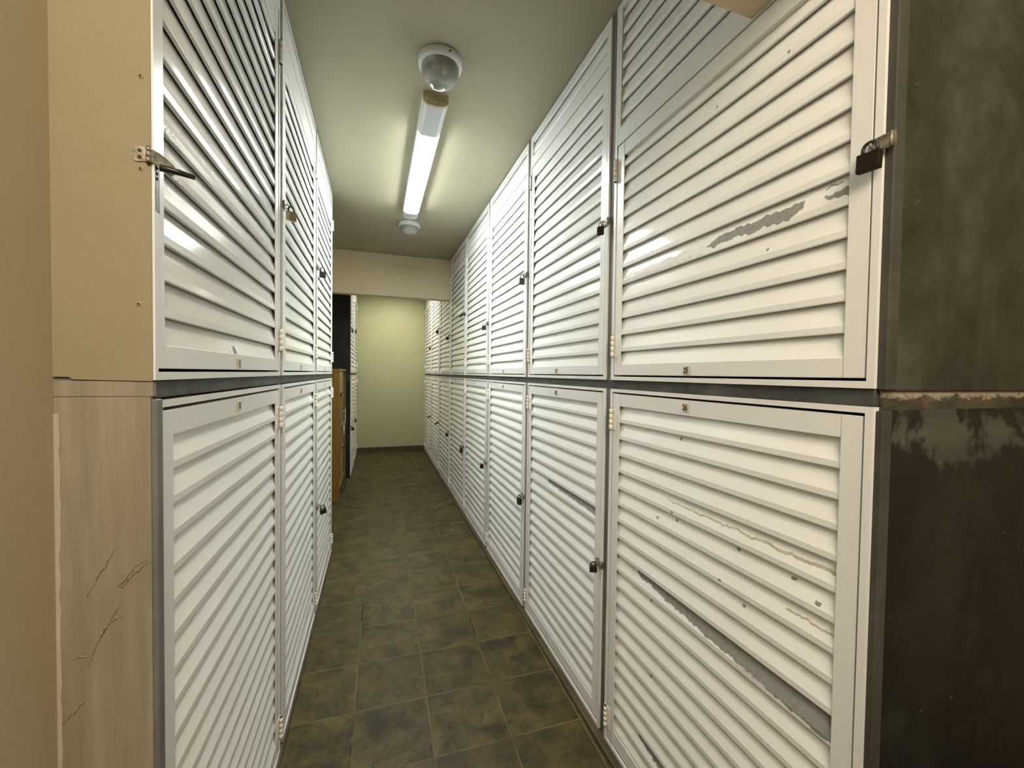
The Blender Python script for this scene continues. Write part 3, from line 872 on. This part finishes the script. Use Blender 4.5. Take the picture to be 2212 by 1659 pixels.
for i, (a, b, zt, hz0, hz1, hy) in enumerate(((-hw + .026, -.020, 1.19, .52, .86, -hw + .40), (.020, hw - .026, CH - .032, .62, 1.00, .10))):
    d = MB().box(-.046, -.026, a, b, .124, zt, .0015).build('door', M['wood'], cab)
    hb = MB().tube([(.022, hy, hz0), (.022, hy, hz1)], .0055, 10)
    for z in (hz0 + .045, hz1 - .045): hb.tube([(-.027, hy, z), (.022, hy, z)], .0045, 8)
    hb.build('handle', M['steel'], d)

# ------------------------------------------------------------------ ceiling lights
def dome_light(x, y, label, turn):
    t = thing('ceiling_light', label, 'ceiling light', (x, y, CEIL), turn, 'round ceiling lights')
    MB().lathe([(.0, 0), (.094, 0), (.097, -.004), (.097, -.026), (.094, -.032), (.084, -.036), (.080, -.036), (.080, -.012), (0, -.012)], 56).build('base_ring', M['lamp_white'], t)
    pr = [(.0835, -.028)] + [(.0835 * math.cos(a) ** .55, -.034 - .076 * math.sin(a)) for a in [k * PI / 2 / 16 for k in range(0, 16)]] + [(0, -.110)]
    MB().lathe(pr, 64).build('glass_dome', M['glass'], t)
    MB().lathe([(.072, -.0125), (.072, -.016), (.028, -.017), (.028, -.035), (.020, -.048), (0, -.048)], 32).build('reflector', M['steel'], t)
    b = MB()
    b.tube([(-.012, .006, -.048), (-.012, .006, -.082)], .0065, 10); b.tube([(.012, .006, -.048), (.012, .006, -.082)], .0065, 10)
    b.build('bulb', M['lamp_white'], t)
    h_ = MB().box(-.036, .036, -.052, -.020, -.034, -.013, .003); h_.build('lamp_holder', M['black_metal'], t)
    for a in (.75, 2.6, 4.7):
        c, s_ = math.cos(a), math.sin(a)
        MB().tube([(.0945 * c, .0945 * s_, -.019), (.0995 * c, .0995 * s_, -.019)], .0042, 10).build('screw', M['black_metal'], t)
dome_light(.262, 1.875, 'round ribbed glass ceiling light nearest the camera, unlit', .3)
dome_light(.281, 3.985, 'small round ceiling light between the tube lamp and the beam', 1.0)

fl = thing('fluorescent_light', 'lit white fluorescent batten lamp running along the ceiling', 'ceiling light', (.272, 2.10, CEIL), .004)
L = 1.58
def sect(w, h, n=8, bulge=.55):
    """half section of the lamp body, hanging below z = 0"""
    pts = [(-w, 0), (-w, -h * .38)]
    for k in range(1, n):
        a = PI * k / n
        pts.append((-w * math.copysign(abs(math.cos(a)) ** bulge, math.cos(a)), -h * .38 - h * .62 * math.sin(a) ** .8))
    return pts + [(w, -h * .38), (w, 0)]
MB().prism([(-.063, 0), (-.063, -.040), (-.0545, -.042), (.0545, -.042), (.063, -.040), (.063, 0)], 0, L).build('base_tray', M['lamp_white'], fl)
MB().prism(sect(.0600, .0605, 8, .42), .012, .285).build('ballast_cover', M['lamp_grey'], fl)
MB().prism(sect(.0600, .0605, 8, .42), 1.475, L - .01).build('tail_cover', M['lamp_grey'], fl)
d = MB(); d.prism([(x, z * .30 - .0390) for x, z in sect(.0530, .056, 12, .42)], .2855, 1.4745); d.build('diffuser', M['lit'], fl)
def endcap(y0, y1, ribs):
    m = MB().prism(sect(.0635, .0635, 10, .5), y0, y1)
    if ribs:
        for k in range(9):
            x = -.044 + k * .011
            m.box(x - .0022, x + .0022, y0 - .006, y0 + .001, -.048 + abs(k - 4) * .003, -.014, .0008)
    return m
endcap(-.004, .012, True).build('end_cap', M['lamp_tan'], fl)
endcap(L - .010, L + .002, False).build('end_cap', M['lamp_white'], fl)
MB().box(-.0625, -.060, .72, .79, -.018, -.004, .0006).build('clip', M['lamp_tan'], fl)

# ------------------------------------------------------------------ light
def area(name, loc, target, sx, sy, power, col, spread=None):
    li = bpy.data.lights.new(name, 'AREA'); li.shape = 'RECTANGLE'; li.size = sx; li.size_y = sy; li.energy = power; li.color = col
    o = bpy.data.objects.new(name, li); COL.objects.link(o); o.location = loc
    o.rotation_euler = (Vector(target) - Vector(loc)).to_track_quat('-Z', 'Y').to_euler()
    if spread: li.spread = spread
    return o
area('entrance_lamp', (.10, -.75, CEIL - .12), (.25, .3, 1.2), 1.1, 1.3, 22, (1, .86, .68))
area('far_ceiling_lamp', (.30, 6.72, CEIL - .03), (.30, 6.72, 0), .12, 1.1, 7.0, (1, .97, .84))
W = bpy.data.worlds.new('world'); S.world = W; W.use_nodes = True
W.node_tree.nodes['Background'].inputs[0].default_value = (1, .9, .75, 1)
W.node_tree.nodes['Background'].inputs[1].default_value = .02

# ------------------------------------------------------------------ camera
f_px, yaw, pit, rol = 883.18, .319389, .0247032, .0136407
cy, sy, cp, sp, cr, sr = math.cos(yaw), math.sin(yaw), math.cos(pit), math.sin(pit), math.cos(rol), math.sin(rol)
fw = Vector((sy * cp, cy * cp, -sp)); r0 = Vector((cy, -sy, 0)); u0 = r0.cross(fw)
rt, up = cr * r0 + sr * u0, -sr * r0 + cr * u0
cd = bpy.data.cameras.new('camera'); cam = bpy.data.objects.new('camera', cd); COL.objects.link(cam)
cd.sensor_fit = 'HORIZONTAL'; cd.sensor_width = 36; cd.lens = f_px / 2212 * 36; cd.clip_start = .02
m = Matrix((rt, up, -fw)).transposed().to_4x4(); m.translation = Vector((0, 0, EYE)); cam.matrix_world = m
S.camera = cam
S.view_settings.view_transform = 'Standard'; S.view_settings.look = 'None'
S.view_settings.exposure = 2.12; S.view_settings.gamma = 1; S.view_settings.use_curve_mapping = False
